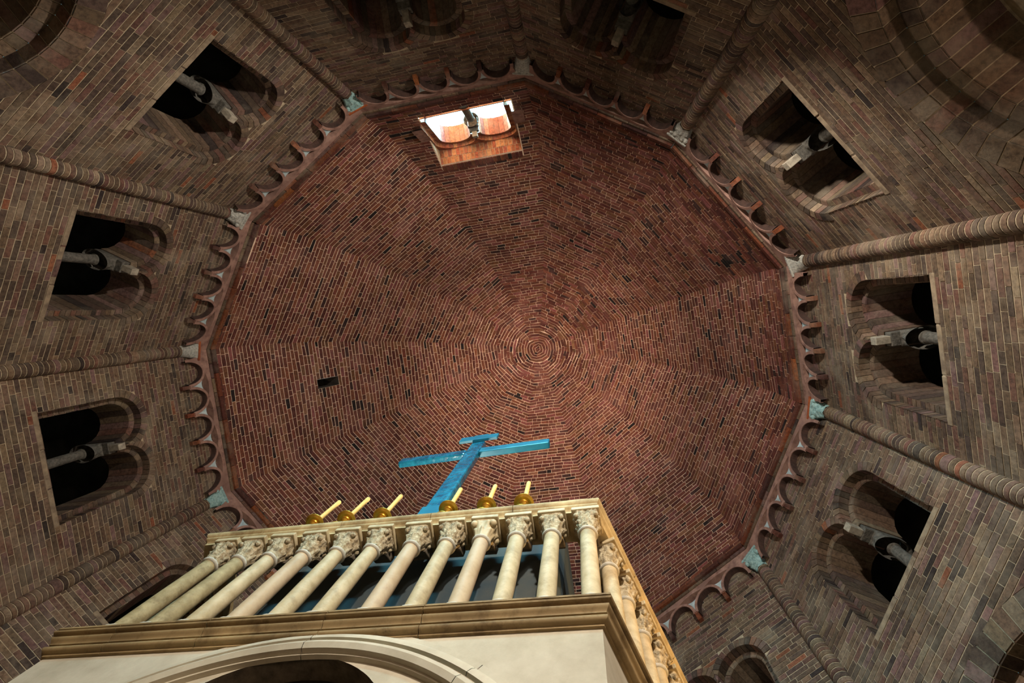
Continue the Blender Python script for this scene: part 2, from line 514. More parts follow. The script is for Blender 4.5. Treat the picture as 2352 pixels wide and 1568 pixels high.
PITCH, JOINT = 0.078, 0.012
for w in walls:
    i = w.i
    shown = i not in (5, 6)
    wo = wall_backing(w).build('wall_' + WSIDE[i], MAT['mortar'])
    wo.matrix_world = w.mat
    tag(wo, WLABEL[i], 'wall', kind='structure')
    w.obj = wo
    uc = WIN_U.get(i)
    bricks = []
    z = 3.1 if shown else 5.2
    k = 0
    while z < WALL_TOP - 0.02:
        h = PITCH * random.uniform(0.92, 1.08)
        z1 = z + h
        def gaps(zz):
            g = win_gap(uc, zz, 0.125) + arc_gap(w.L, zz, 0.27)
            return sorted(g)
        g0, g1 = gaps(z + 0.004), gaps(z1 - 0.004)
        if len(g0) != len(g1):
            gm = gaps((z + z1) / 2)
            if len(gm) == len(g0): g1 = g0
            elif len(gm) == len(g1): g0 = g1
            else: g0 = g1 = gm
        L0, R0_ = 0.05, w.L - 0.05
        eb = [L0] + [x for g in g0 for x in g] + [R0_]
        et = [L0] + [x for g in g1 for x in g] + [R0_]
        for s in range(0, len(eb), 2):
            lb, rb, lt, rt = eb[s], eb[s + 1], et[s], et[s + 1]
            if min(rb, rt) - max(lb, lt) < 0.03:
                continue
            l, r = max(lb, lt), min(rb, rt)
            xs = [l]
            u = l + (random.uniform(0.05, 0.28))
            while u < r - 0.07:
                xs.append(u)
                u += random.choice((0.26, 0.28, 0.28, 0.27, 0.13, 0.24, 0.30))
            xs.append(r)
            for q in range(len(xs) - 1):
                a0 = a1 = xs[q]
                b0 = b1 = xs[q + 1]
                if q == 0: a0, a1 = lb, lt
                if q == len(xs) - 2: b0, b1 = rb, rt
                bricks.append((a0 + 0.004, b0 - 0.004, a1 + 0.004, b1 - 0.004, z + JOINT / 2, z1 - JOINT / 2))
        z = z1
        k += 1
    tints = wall_tint(len(bricks))
    areas = []
    for (a0, b0, a1, b1, z0_, z1_) in bricks:
        P = np.array([wl(w, a0, 0, z0_), wl(w, b0, 0, z0_), wl(w, b1, 0, z1_), wl(w, a1, 0, z1_)])
        areas.append(area_px(P))
    order = np.argsort(-np.array(areas))
    single = set(int(x) for x in order[:285] if areas[x] > 90) if shown else set()
    mass = MB()
    for j, (a0, b0, a1, b1, z0_, z1_) in enumerate(bricks):
        dep = random.uniform(0.002, 0.007)
        if j in single:
            if abs(a0 - a1) < 1e-4 and abs(b0 - b1) < 1e-4:
                linked(UNIT, 'brick', wo, loc=((a0 + b0) / 2, 0, (z0_ + z1_) / 2), scale=(b0 - a0, dep, z1_ - z0_), color=tints[j], rot=(0, random.uniform(-0.01, 0.01), 0))
            else:
                mm = MB()
                mm.brick([(a0, 0, z0_), (a1, 0, z1_), (b1, 0, z1_), (b0, 0, z0_)], (0, 1, 0), dep)
                o = mm.build('brick', MAT['brick'], wo)
                o.color = (*tints[j], 1)
        else:
            mass.brick([(a0, 0, z0_), (a1, 0, z1_), (b1, 0, z1_), (b0, 0, z0_)], (0, 1, 0), dep, tints[j])
    if mass.n:
        mass.build('brickwork', MAT['brick_mass'], wo, kind='stuff')

    # arcade arch: ring on the face, first soffit, second order, second soffit
    uc_a = w.L / 2
    hs = w.L / 2 - 0.16
    th0 = math.acos(min(1, hs / ARC_R))
    nv = 30
    for ring, (ri, ro, d0, dep) in enumerate(((ARC_R, ARC_R + 0.26, 0.0, 0.012), (ARC_R - 0.17, ARC_R - 0.005, -0.16, 0.012))):
        back = MB()
        P = [[(uc_a + rr * math.cos(t), d0, ARC_Z + rr * math.sin(t)) for t in np.linspace(th0, PI - th0, 40)] for rr in (ri, ro)]
        if ring == 1:
            back.grid(P)
            # soffits
            back.grid([[(uc_a + ARC_R * math.cos(t), d, ARC_Z + ARC_R * math.sin(t)) for t in np.linspace(th0, PI - th0, 40)] for d in (0, -0.16)])
            back.grid([[(uc_a + ri * math.cos(t), d, ARC_Z + ri * math.sin(t)) for t in np.linspace(0, PI, 40)] for d in (-0.16, -0.7)])
            for sgn in (-1, 1):   # piers under the arches
                x0, x1 = sorted((uc_a + sgn * hs, uc_a + sgn * (ARC_R - 0.17)))
                back.quad((x1, -0.16, -Z0), (x0, -0.16, -Z0), (x0, -0.16, ARC_Z + 0.4), (x1, -0.16, ARC_Z + 0.4))
                xr = uc_a + sgn * (ARC_R - 0.17)
                back.quad((xr, -0.7, -Z0), (xr, -0.16, -Z0), (xr, -0.16, ARC_Z), (xr, -0.7, ARC_Z))
                back.quad((uc_a + sgn * hs, -0.16, -Z0), (uc_a + sgn * hs, 0, -Z0), (uc_a + sgn * hs, 0, ARC_Z + 0.5), (uc_a + sgn * hs, -0.16, ARC_Z + 0.5))
            back.build('arch_core', MAT['mortar'], wo)
        if not shown:
            continue
        ts = np.linspace(th0, PI - th0, nv + 1)
        cols = wall_tint(nv)
        vm = MB()
        for q in range(nv):
            ta, tb = ts[q] + 0.005, ts[q + 1] - 0.005
            c_ = [(uc_a + rr * math.cos(t), d0, ARC_Z + rr * math.sin(t)) for rr, t in ((ri + 0.002, ta), (ri + 0.002, tb), (ro, tb), (ro, ta))]
            # voussoir: face plus its underside
            P = np.array([wl(w, *p) for p in c_])
            tgt = MB() if area_px(P) > 120 else vm
            tgt.brick(c_[::-1], (0, 1, 0), dep, cols[q])
            dd = d0 - 0.15 if ring == 0 else d0 - 0.5
            tm = (ta + tb) / 2
            rin = np.array([-math.cos(tm), 0, -math.sin(tm)])
            cs = [(uc_a + ri * math.cos(t), d, ARC_Z + ri * math.sin(t)) for t, d in ((ta, d0), (tb, d0), (tb, dd), (ta, dd))]
            tgt.brick(cs, rin, 0.01, cols[q])
            if tgt is not vm:
                o = tgt.build('voussoir', MAT['brick'], wo)
                o.color = (*cols[q], 1)
        if vm.n:
            vm.build('voussoirs', MAT['brick_mass'], wo, kind='stuff')
    # top of the arcade: fill ring zone already covered by the wall face

# ------------------------------------------------------------------ ambulatory vault, gallery behind the windows, floor
def ring_pt(i, d, z):
    """point on the plan polygon pushed outward by d (mitred at the vertex i)"""
    v = VX[i % 12] - CEN
    k = np.linalg.norm(v)
    return np.array([*(CEN + v / k * (k + d / math.cos(PI / 12))), z])

vault = MB()
prof = [(0.55, 4.10), (0.75, 4.52), (1.1, 4.82), (1.6, 4.98), (2.1, 4.98), (2.6, 4.82), (3.0, 4.5), (3.2, 4.1), (3.3, 3.4), (3.3, -Z0)]
for i in range(12):
    vault.grid([[ring_pt(i, d, z + Z0) for d, z in prof], [ring_pt(i + 1, d, z + Z0) for d, z in prof]])
vo = vault.build('ceiling_ambulatory', MAT['mortar'])
tag(vo, 'brick vault of the aisle seen through the big arch at upper right', 'ceiling', kind='structure')
vb, vp = MB(), 0
for i in (0, 1, 2, 3, 9, 10, 11):
    a0, b0 = ring_pt(i, 0, 0), ring_pt(i + 1, 0, 0)
    pr = np.array(prof[:8])
    seg = np.r_[0, np.cumsum(np.linalg.norm(np.diff(pr, axis=0), axis=1))]
    rows = int(seg[-1] / 0.28)
    def vpt(s, dlen):
        d = np.interp(dlen, seg, pr[:, 0]); z = np.interp(dlen, seg, pr[:, 1])
        return ring_pt(i, d, z + Z0) * (1 - s) + ring_pt(i + 1, d, z + Z0) * s
    for r in range(rows):
        l0, l1 = r * 0.28 + 0.006, (r + 1) * 0.28 - 0.006
        nb = 34
        for s in range(nb):
            off = 0.5 * (r % 2)
            s0, s1 = (s + off) / nb + 0.002, (s + 1 + off) / nb - 0.002
            if s1 > 1: continue
            q = [vpt(s0, l0), vpt(s0, l1), vpt(s1, l1), vpt(s1, l0)]
            nn = np.cross(q[1] - q[0], q[3] - q[0]); nn /= np.linalg.norm(nn)
            if nn[2] > 0: nn = -nn; q = q[::-1]
            if i == 1 and 3 <= r <= 4 and 12 <= s <= 21: continue      # bare plaster patch
            vb.brick(q, nn, random.uniform(0.004, 0.014), wall_tint(1)[0])
vb.build('brickwork', MAT['brick_mass'], vo, kind='stuff')

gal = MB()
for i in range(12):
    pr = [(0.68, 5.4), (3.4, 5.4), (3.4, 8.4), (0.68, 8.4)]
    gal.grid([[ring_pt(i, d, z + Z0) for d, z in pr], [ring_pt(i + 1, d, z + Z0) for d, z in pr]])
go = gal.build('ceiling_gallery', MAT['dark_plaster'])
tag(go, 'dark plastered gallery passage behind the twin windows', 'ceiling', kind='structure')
fl = MB()
fl.add([(*ring_pt(i, 3.5, 0)[:2], 0.0) for i in range(12)], [tuple(range(12))])
fo = fl.build('floor', MAT['floor'])
tag(fo, 'worn stone floor of the rotunda, below the frame', 'floor', kind='structure')
bounce_roof = MB()  # unseen slope, added to bounce warm sunlight up onto the window soffit
pr = [(0.0, 9.1), (3.5, 8.45), (14, 6.5)]
for i in range(12):
    bounce_roof.grid([[ring_pt(i, d, z + Z0) for d, z in pr], [ring_pt(i + 1, d, z + Z0) for d, z in pr]])
ro_ = bounce_roof.build('roof', MAT['roof_tile'])
tag(ro_, 'tiled lean-to roof outside the dome window', 'roof', kind='structure')

# ------------------------------------------------------------------ dome
DZ0, DZ1, DP = 9.30, 14.3, 1.62
INSET = 0.175
BASEV = []
for v in VX:
    q = v - CEN
    k = np.linalg.norm(q)
    BASEV.append(CEN + q * (k - INSET / math.cos(PI / 12)) / k)
RAV = float(np.mean([np.linalg.norm(b - CEN) for b in BASEV]))

def prof_at(phi):
    c, s = max(0.0, math.cos(phi)), math.sin(phi)
    return c ** (2 / DP), s ** (2 / DP)

# arc-length table of the profile
ph = np.linspace(0, PI / 2, 1500)
PR = np.array([prof_at(p) for p in ph])
PL = np.r_[0, np.cumsum(np.hypot(np.diff(PR[:, 0]) * RAV, np.diff(PR[:, 1]) * (DZ1 - DZ0)))]
DLEN = PL[-1]

def dome_pt(s, l):
    """s: 0..12 round the dome, l: length up the shell -> point (z above the eye)"""
    rr = float(np.interp(l, PL, PR[:, 0]))
    zz = float(np.interp(l, PL, PR[:, 1]))
    s = s % 12
    i = int(s) % 12
    f = s - int(s)
    p = BASEV[i] * (1 - f) + BASEV[(i + 1) % 12] * f - CEN
    blend = min(1.0, max(0.0, (0.26 - rr) / 0.2)) * 0.9
    if blend > 0:
        a0 = math.atan2(*(BASEV[i] - CEN)[::-1]); a1 = math.atan2(*(BASEV[(i + 1) % 12] - CEN)[::-1])
        if a1 < a0: a1 += 2 * PI
        a = a0 * (1 - f) + a1 * f
        pc = RAV * 0.97 * np.array([math.cos(a), math.sin(a)])
        p = p * (1 - blend) + pc * blend
    g = zz ** 1.0
    cen = CEN * (1 - g) + APEX * g
    return np.array([*(cen + p * rr), DZ0 + zz * (DZ1 - DZ0)])

# dome window opening in gore 11 (chord coordinate u measured along wall 11, heights z)
W11 = walls[11]
DW_U0, DW_U1, DW_Z0, DW_Z1 = 0.965, 2.85, 9.70, 11.05
# little dark hole in gore 8
HO = dict(g=8, s0=0.545, s1=0.635, l0=2.1, l1=2.62)

NR = 96
RL = DLEN / NR
rowl = [k * RL for k in range(NR + 1)]
HO['l0'], HO['l1'] = [round(HO[q] / RL) * RL for q in ('l0', 'l1')]

def u11(P):
    return float((np.asarray(P)[:2] - W11.a) @ W11.t)

def s_for_u(l, u):
    p0, p1 = dome_pt(11.0, l), dome_pt(11.99999, l)
    a, b = u11(p0), u11(p1)
    return 11 + (u - a) / (b - a)

shell = MB()
zrow = [dome_pt(0.5, l)[2] for l in rowl]
for k in range(NR):
    l0, l1 = rowl[k], rowl[k + 1]
    for g in range(12):
        if g == 11 and DW_Z0 - 0.03 < (zrow[k] + zrow[k + 1]) / 2 < DW_Z1:
            cuts0 = [11.0, s_for_u(l0, DW_U0), s_for_u(l0, DW_U1), 11.99999]
            cuts1 = [11.0, s_for_u(l1, DW_U0), s_for_u(l1, DW_U1), 11.99999]
            for q in (0, 2):
                shell.quad(dome_pt(cuts0[q], l0), dome_pt(cuts1[q], l1), dome_pt(cuts1[q + 1], l1), dome_pt(cuts0[q + 1], l0))
        elif g == HO['g']:
            ss = [g, g + HO['s0'], g + HO['s1'], g + 0.99999]
            for q in range(3):
                if q == 1 and HO['l0'] < (l0 + l1) / 2 < HO['l1']:
                    continue
                shell.quad(dome_pt(ss[q], l0), dome_pt(ss[q], l1), dome_pt(ss[q + 1], l1), dome_pt(ss[q + 1], l0))
        else:
            ns = 6 if k > NR * 0.66 else 1
            for q in range(ns):
                sa_, sb_ = g + q / ns, g + min((q + 1) / ns, 0.99999)
                shell.quad(dome_pt(sa_, l0), dome_pt(sa_, l1), dome_pt(sb_, l1), dome_pt(sb_, l0))
for g in range(12):
    a, b = dome_pt(g, 0), dome_pt(g + 0.99999, 0)
    p, q = ring_pt(g, 0.4, 9.32), ring_pt(g + 1, 0.4, 9.32)
    shell.quad(a, b, q, p)
    shell.quad(p, q, ring_pt(g + 1, 0.4, 8.9), ring_pt(g, 0.4, 8.9))
dome = shell.build('ceiling_dome', MAT['dome_mortar'])
dome.location = (0, 0, Z0)
tag(dome, 'red brick dome of twelve gores rising to a round crown', 'dome', kind='structure')
# pocket behind the little hole
pk = MB()
cr = [dome_pt(HO['g'] + a, l) for a, l in ((HO['s0'], HO['l0']), (HO['s1'], HO['l0']), (HO['s1'], HO['l1']), (HO['s0'], HO['l1']))]
out = np.array([*(cr[0][:2] - APEX), 0.0]); out /= np.linalg.norm(out); out[2] = 0.5
bk = [p + out * 0.6 for p in cr]
pk.add(cr + bk, [(0, 1, 5, 4), (1, 2, 6, 5), (2, 3, 7, 6), (3, 0, 4, 7), (4, 5, 6, 7)])
pk.build('putlog_hole', MAT['dark_plaster'], dome)

def wob(s, k):
    return 0.16 * RL * (math.sin(s * 2.1 + k * 0.37) + 0.7 * math.sin(s * 5.3 - k * 0.61) + 0.5 * math.sin(s * 11.7 + k * 1.9))

dbricks = []
for k in range(NR):
    l0, l1 = rowl[k] + 0.0065, rowl[k + 1] - 0.0065
    lm = (l0 + l1) / 2
    rr = float(np.interp(lm, PL, PR[:, 0]))
    zm = dome_pt(0.5, lm)[2]
    for g in range(12):
        wid = rr * float(np.linalg.norm(BASEV[(g + 1) % 12] - BASEV[g]))
        spans = [(0.0, 1.0)]
        if g == 11 and DW_Z0 - 0.05 < zm < DW_Z1 + 0.12:
            e = 0.02 / max(wid, 0.1)
            spans = [(0.0, s_for_u(lm, DW_U0) - 11 - e), (s_for_u(lm, DW_U1) - 11 + e, 1.0)]
        if g == HO['g'] and HO['l0'] < lm < HO['l1']:
            spans = [(0.0, HO['s0']), (HO['s1'], 1.0)]
        for sa, sb in spans:
            if sb - sa < 0.01: continue
            wd = wid * (sb - sa)
            xs = [0.0]
            x = random.uniform(0.07, 0.26)
            while x < wd - 0.08:
                xs.append(x)
                x += random.choice((0.25, 0.27, 0.26, 0.22, 0.13, 0.28))
            xs.append(wd)
            if wd < 0.2: xs = [0.0, wd]
            for q in range(len(xs) - 1):
                ja = 0.0045 / max(wid, 0.03)
                s0 = g + sa + xs[q] / wid + (ja if (q or sa) else -0.0)
                s1 = g + sa + xs[q + 1] / wid - (ja if (q < len(xs) - 2 or sb < 1) else 0.0)
                if s1 - s0 < 1e-3: continue
                dbricks.append((k, g, s0, s1, l0, l1))
dt = dome_tint(len(dbricks))
geo, areas = [], []
for (k, g, s0, s1, l0, l1) in dbricks:
    cl = lambda l: min(max(l, 0.0), DLEN)
    a, b, c, d = (dome_pt(s0, cl(l0 + wob(s0, k))), dome_pt(s0, cl(l1 + wob(s0, k + 1))), dome_pt(min(s1, g + 0.99999), cl(l1 + wob(s1, k + 1))), dome_pt(min(s1, g + 0.99999), cl(l0 + wob(s1, k))))
    n = np.cross(b - a, d - a)
    nl = np.linalg.norm(n)
    n = n / nl if nl > 1e-9 else np.array([0, 0, -1.0])
    if n @ (np.array([APEX[0], APEX[1], 9.0]) - a) < 0: n = -n
    geo.append((a, b, c, d, n))
    areas.append(area_px(np.array([a, b, c, d])))
    pm = proj((a + c) / 2)
    if ((pm[0] - 1655 - random.uniform(-22, 22)) / 62) ** 2 + ((pm[1] - 606 + (pm[0] - 1655) * 0.30) / 9) ** 2 < 1:
        dt[len(areas) - 1] = lin((24, 21, 20))      # soot at the old fire damage in the groin
single = set(int(x) for x in np.argsort(-np.array(areas))[:300])
mass = MB()
for j, (a, b, c, d, n) in enumerate(geo):
    dep = random.uniform(0.003, 0.008) + (0.004 if dbricks[j][0] > NR * 0.66 else 0)
    if j in single:
        mm = MB()
        mm.brick([a, b, c, d], n, dep)
        o = mm.build('brick', MAT['dome_brick'], dome)
        o.color = (*dt[j], 1)
    else:
        mass.brick([a, b, c, d], n, dep, dt[j])
mass.build('brickwork', MAT['dome_brick_mass'], dome, kind='stuff')

# ------------------------------------------------------------------ twin windows
def win_parts(parent, gal_depth=-0.72, tint=wall_tint, dome_win=False):
    """all parts around the origin (window centre), u, d, z above the eye; returns nothing, children of parent"""
    # outer order: jamb bricks
    nz = 15
    for sgn in (-1, 1):
        zs = np.linspace(SILL, SPRING, nz + 1)
        for q in range(nz):
            x = sgn * WIN_W / 2
            pts = [(x, 0.012, zs[q] + 0.005), (x, 0.012, zs[q + 1] - 0.005), (x, -0.14, zs[q + 1] - 0.005), (x, -0.14, zs[q] + 0.005)]
            if sgn > 0: pts = pts[::-1]
            mm = MB(); mm.brick(pts, (-sgn, 0, 0), random.uniform(0.004, 0.012))
            o = mm.build('brick', MAT['brick'], parent); o.color = (*tint(1)[0], 1)
    # outer arches: face ring voussoir + soffit as one brick
    nv = 15
    for sc_ in (-1, 1):
        cx = sc_ * R1
        ts = np.linspace(0, PI, nv + 1)
        for q in range(nv):
            ta, tb = ts[q] + 0.012, ts[q + 1] - 0.012
            ro_ = R1 + 0.12
            mm = MB()
            pts = []
            for rr, t in ((R1, ta), (ro_, ta), (ro_, tb), (R1, tb)):
                x = cx + rr * math.cos(t)
                if sc_ * x < 0: x = 0.0
                pts.append((x, 0.0, SPRING + rr * math.sin(t)))
            if abs(pts[0][0] - pts[1][0]) + abs(pts[0][2] - pts[1][2]) > 0.01:
                mm.brick(pts, (0, 1, 0), 0.013)
            tm = (ta + tb) / 2
            sp = [(cx + R1 * math.cos(t), d, SPRING + R1 * math.sin(t)) for t, d in ((ta, 0.012), (tb, 0.012), (tb, -0.14), (ta, -0.14))]
            mm.brick(sp, (-math.cos(tm), 0, -math.sin(tm)), 0.008)
            o = mm.build('arch_brick', MAT['brick'], parent); o.color = (*tint(1)[0], 1)
    # core: mortar soffit, second-order face with two smaller arches, barrel behind
    core = MB()
    for sc_ in (-1, 1):
        cx = sc_ * R1
        tt = np.linspace(0, PI, 24)
        core.grid([[(cx + R1 * math.cos(t), d, SPRING + R1 * math.sin(t)) for t in tt] for d in (0, -0.14)])
        core.grid([[(cx + rr * math.cos(t), -0.14, SPRING + rr * math.sin(t)) for t in tt] for rr in (R2, R1 + 0.02)])
        core.grid([[(cx + R2 * math.cos(t), d, SPRING + R2 * math.sin(t)) for t in tt] for d in (-0.14, gal_depth)])
        core.quad((sc_ * WIN_W / 2, 0, SILL), (sc_ * WIN_W / 2, -0.14, SILL), (sc_ * WIN_W / 2, -0.14, SPRING), (sc_ * WIN_W / 2, 0, SPRING))
        x0, x1 = sc_ * (R1 + R2), sc_ * WIN_W / 2
        core.quad((x0, -0.14, SILL), (x1, -0.14, SILL), (x1, -0.14, SPRING), (x0, -0.14, SPRING))
        core.quad((x0, -0.14, SILL), (x0, gal_depth, SILL), (x0, gal_depth, SPRING), (x0, -0.14, SPRING))
    sb_ = MB(); sb_.box((-0.84, gal_depth, SILL - 0.03), (0.84, -0.02, SILL - 0.001)); sb_.build('sill_stone', MAT['reveal'], parent)
    core.build('reveal', MAT['reveal'], parent)
    # inner barrel: long bricks
    nb = 9
    for sc_ in (-1, 1):
        cx = sc_ * R1
        ts = np.linspace(0, PI, nb + 1)
        for q in range(nb):
            ta, tb = ts[q] + 0.012, ts[q + 1] - 0.012
            tm = (ta + tb) / 2
            mm = MB()
            sp = [(cx + R2 * math.cos(t), d, SPRING + R2 * math.sin(t)) for t, d in ((ta, -0.135), (tb, -0.135), (tb, gal_depth), (ta, gal_depth))]
            mm.brick(sp, (-math.cos(tm), 0, -math.sin(tm)), 0.01)
            pts = [(cx + rr * math.cos(t), -0.14, SPRING + rr * math.sin(t)) for rr, t in ((R2, ta), (R1 - 0.01, ta), (R1 - 0.01, tb), (R2, tb))]
            mm.brick(pts, (0, 1, 0), 0.01)
            o = mm.build('barrel_brick', MAT['brick'], parent); o.color = (*tint(1)[0], 1)
        for q in range(15):   # jambs of the second order
            z0_, z1_ = SILL + (SPRING - SILL) * q / 15 + 0.005, SILL + (SPRING - SILL) * (q + 1) / 15 - 0.005
            x0, x1 = sorted((sc_ * (R1 + R2), sc_ * WIN_W / 2))
            mm = MB(); mm.brick([(x0, -0.14, z0_), (x0, -0.14, z1_), (x1, -0.14, z1_), (x1, -0.14, z0_)], (0, 1, 0), random.uniform(0.004, 0.01))
            o = mm.build('jamb_brick', MAT['brick'], parent); o.color = (*tint(1)[0], 1)
        for q in range(7):   # inner jamb stones
            z0_, z1_ = SILL + (SPRING - SILL) * q / 7 + 0.005, SILL + (SPRING - SILL) * (q + 1) / 7 - 0.005
            x = sc_ * (R1 + R2)
            pts = [(x, -0.135, z0_), (x, -0.135, z1_), (x, gal_depth, z1_), (x, gal_depth, z0_)]
            if sc_ > 0: pts = pts[::-1]
            mm = MB(); mm.brick(pts, (-sc_, 0, 0), 0.01)
            o = mm.build('jamb_brick', MAT['brick'], parent); o.color = (*tint(1)[0], 1)
    # sill stones
    for q in range(3):
        x0 = -0.86 + q * 0.58
        mm = MB()
        pj = (0.012, 0.006, 0.010)[q]
        mm.box((x0 + 0.006, -0.5, SILL - 0.07), (x0 + 0.57, pj, SILL + 0.004))
        mm.build('sill_stone', MAT['sill'], parent, bevel=0.008)
    # colonnette
    col = empty('colonnette', (0, -0.43, 0), parent)
    m = MB(); m.lathe([(0.10, SILL), (0.105, SILL + 0.04), (0.082, SILL + 0.07), (0.078, SILL + 0.3), (0.074, 6.70), (0.088, 6.71), (0.088, 6.735), (0.076, 6.745)], 20)
    o = m.build('shaft', MAT['window_stone'], col); smooth_by_angle(o)
    m = MB()
    rows = []
    for h in np.linspace(0, 1, 9):
        row = []
        for t in np.arange(32) * 2 * PI / 32:
            sq = 1 / max(abs(math.cos(t)), abs(math.sin(t)))
            rr = 0.08 * (1 - h) + (0.10 * (1 - h ** 2) + (0.085 + 0.03 * h) * sq * h ** 2) * 1.0 - 0.08 * (1 - h) * 0.25
            rr += 0.012 * math.sin(8 * t) * math.sin(PI * h)
            row.append((rr * math.cos(t) * 0.95, rr * math.sin(t) * 1.5, 6.735 + 0.2 * h))
        rows.append(row)
    m.grid(rows, True)
    o = m.build('capital', MAT['window_stone'], col, smooth=True)
    m = MB(); m.box((-0.094, -0.27, 6.93), (0.094, 0.285, SPRING + 0.0)); m.build('impost', MAT['window_stone'], col, bevel=0.01)
    m = MB()
    m.add([(-0.05, 0.285, 6.94), (0.05, 0.285, 6.94), (0.05, 0.46, 6.95), (-0.05, 0.46, 6.95), (-0.055, 0.285, SPRING + 0.02), (0.055, 0.285, SPRING + 0.02), (0.055, 0.46, SPRING + 0.02), (-0.055, 0.46, SPRING + 0.02)],
          [(0, 3, 2, 1), (4, 5, 6, 7), (0, 1, 5, 4), (1, 2, 6, 5), (2, 3, 7, 6), (3, 0, 4, 7)])
    m.build('corbel_block', MAT['corbel_stone'], col, bevel=0.006)

WIN_LABEL = {0: 'dark twin window at the top edge, right of the bright dome window',
             1: 'twin window at upper right whose soffits catch grey light',
             2: 'twin window at the right edge, level with the dome crown, colonnette carved with a bird-like relief',
             3: 'twin window at lower right, slanting, above the arched window at the bottom edge',
             4: 'arched window at the bottom edge just right of the shrine',
             7: 'dark window at lower left half hidden by the shrine columns',
             8: 'twin window at lower left with blue-lit sill, below the lowest left-edge shaft but one',
             9: 'dark twin window at the left edge with pale bare colonnette',
             10: 'large dark twin window at upper left with carved capital',
             11: 'dark twin window at the top edge, left of the bright dome window'}
proto = None
nwin = 0
for i, uc in WIN_U.items():
    w = walls[i]
    nwin += 1
    mt = w.mat.copy()
    mt.translation = Vector((*(w.a + w.t * uc), Z0))
    if proto is None:
        proto = empty('window_%d' % nwin, mat=mt)
        win_parts(proto)
        o = proto
    else:
        o = copy_tree(proto)
        o.name = 'window_%d' % nwin
        o.matrix_world = mt
        for ch in o.children:
            if ch.type == 'MESH' and 'brick' in ch.name:
                ch.color = (*[float(x) for x in wall_tint(1)[0]], 1)
    tag(o, WIN_LABEL[i], 'window', kind='structure')

# window in the dome: tunnel of brick and a twin window at its outer end
dwm = W11.mat.copy()
ucd = (DW_U0 + DW_U1) / 2
dwm.translation = Vector((*(W11.a + W11.t * ucd), Z0))
dwin = empty('window_%d' % (nwin + 1), mat=dwm)
tag(dwin, 'bright window high in the dome with sunlit orange brick reveal', 'window', kind='structure')
hw = (DW_U1 - DW_U0) / 2
TD = 0.43        # depth where the twin window stands
def gore_d(z):
    """inward offset from the plane of wall 11 where the shell stands at height z"""
    l = float(np.interp(z, zrow, rowl))
    p = dome_pt(11.5, l)
    return float((p[:2] - W11.a) @ W11.n)
tun = MB()
tun.quad((-hw, gore_d(DW_Z0), DW_Z0), (hw, gore_d(DW_Z0), DW_Z0), (hw, TD - 0.8, DW_Z0), (-hw, TD - 0.8, DW_Z0))
sill_ = MB(); sill_.box((-hw, TD - 0.8, DW_Z0 - 0.03), (hw, gore_d(DW_Z0), DW_Z0 + 0.01)); sill_.build('sill_stone', MAT['roof_tile'], dwin)
dtop = gore_d(DW_Z1)
tun.quad((-hw, dtop, DW_Z1), (hw, dtop, DW_Z1), (hw, TD, DW_Z1), (-hw, TD, DW_Z1))
for sgn in (-1, 1):
    zz = np.linspace(DW_Z0, DW_Z1, 14)
    tun.grid([[(sgn * hw, gore_d(z), z) for z in zz], [(sgn * hw, TD - 0.8, z) for z in zz]])
tun.build('reveal', MAT['mortar'], dwin)
# soffit bricks laid across the depth
rowsd = np.linspace(TD, dtop, 3)
for r in range(2):
    n_ = 20
    for q in range(n_ + 1):
        off = 0.5 if r % 2 else 0.0
        x0 = -hw + (q - off) * 2 * hw / n_ + 0.006
        x1 = x0 + 2 * hw / n_ - 0.012
        x0, x1 = max(x0, -hw), min(x1, hw)
        if x1 - x0 < 0.02: continue
        mm = MB()
        mm.brick([(x0, rowsd[r] + 0.005, DW_Z1), (x1, rowsd[r] + 0.005, DW_Z1), (x1, rowsd[r + 1] - 0.005, DW_Z1), (x0, rowsd[r + 1] - 0.005, DW_Z1)][::-1], (0, 0, -1), random.uniform(0.006, 0.014))
        o = mm.build('brick', MAT['brick'], dwin); o.color = (*orange_tint(1)[0], 1)
# the twin window: reuse the prototype, scaled to the opening
kx = (2 * hw - 0.06) / WIN_W
kz = 0.92
sub_z = DW_Z1 - 0.02 - (SPRING + R1 + 0.0) * kz
for ch in list(proto.children):
    if ch.name.startswith('sill_stone'): continue
    c = copy_tree(ch, dwin)
    c.matrix_basis = Matrix.Translation((0, TD, sub_z)) @ Matrix.Diagonal((kx, 0.62, kz, 1.0)) @ ch.matrix_basis
    if c.type == 'MESH' and 'brick' in c.name:
        c.color = (*[float(x) for x in orange_tint(1)[0]], 1)
# wall around and above the arches of that inner window
m = MB()
for sc_ in (-1, 1):
    tt = np.linspace(0, PI, 24)
    cx = sc_ * R1 * kx
    for a, b in zip(tt[:-1], tt[1:]):
        pa = (cx + R1 * kx * math.cos(a), TD, sub_z + (SPRING + R1 * math.sin(a)) * kz)
        pb = (cx + R1 * kx * math.cos(b), TD, sub_z + (SPRING + R1 * math.sin(b)) * kz)
        m.quad(pa, pb, (pb[0], TD, DW_Z1 + 0.3), (pa[0], TD, DW_Z1 + 0.3))
    m.quad((sc_ * WIN_W / 2 * kx, TD, DW_Z0), (sc_ * (hw + 0.2), TD, DW_Z0), (sc_ * (hw + 0.2), TD, DW_Z1 + 0.3), (sc_ * WIN_W / 2 * kx, TD, DW_Z1 + 0.3))
m.build('inner_wall', MAT['arch_clay'], dwin)
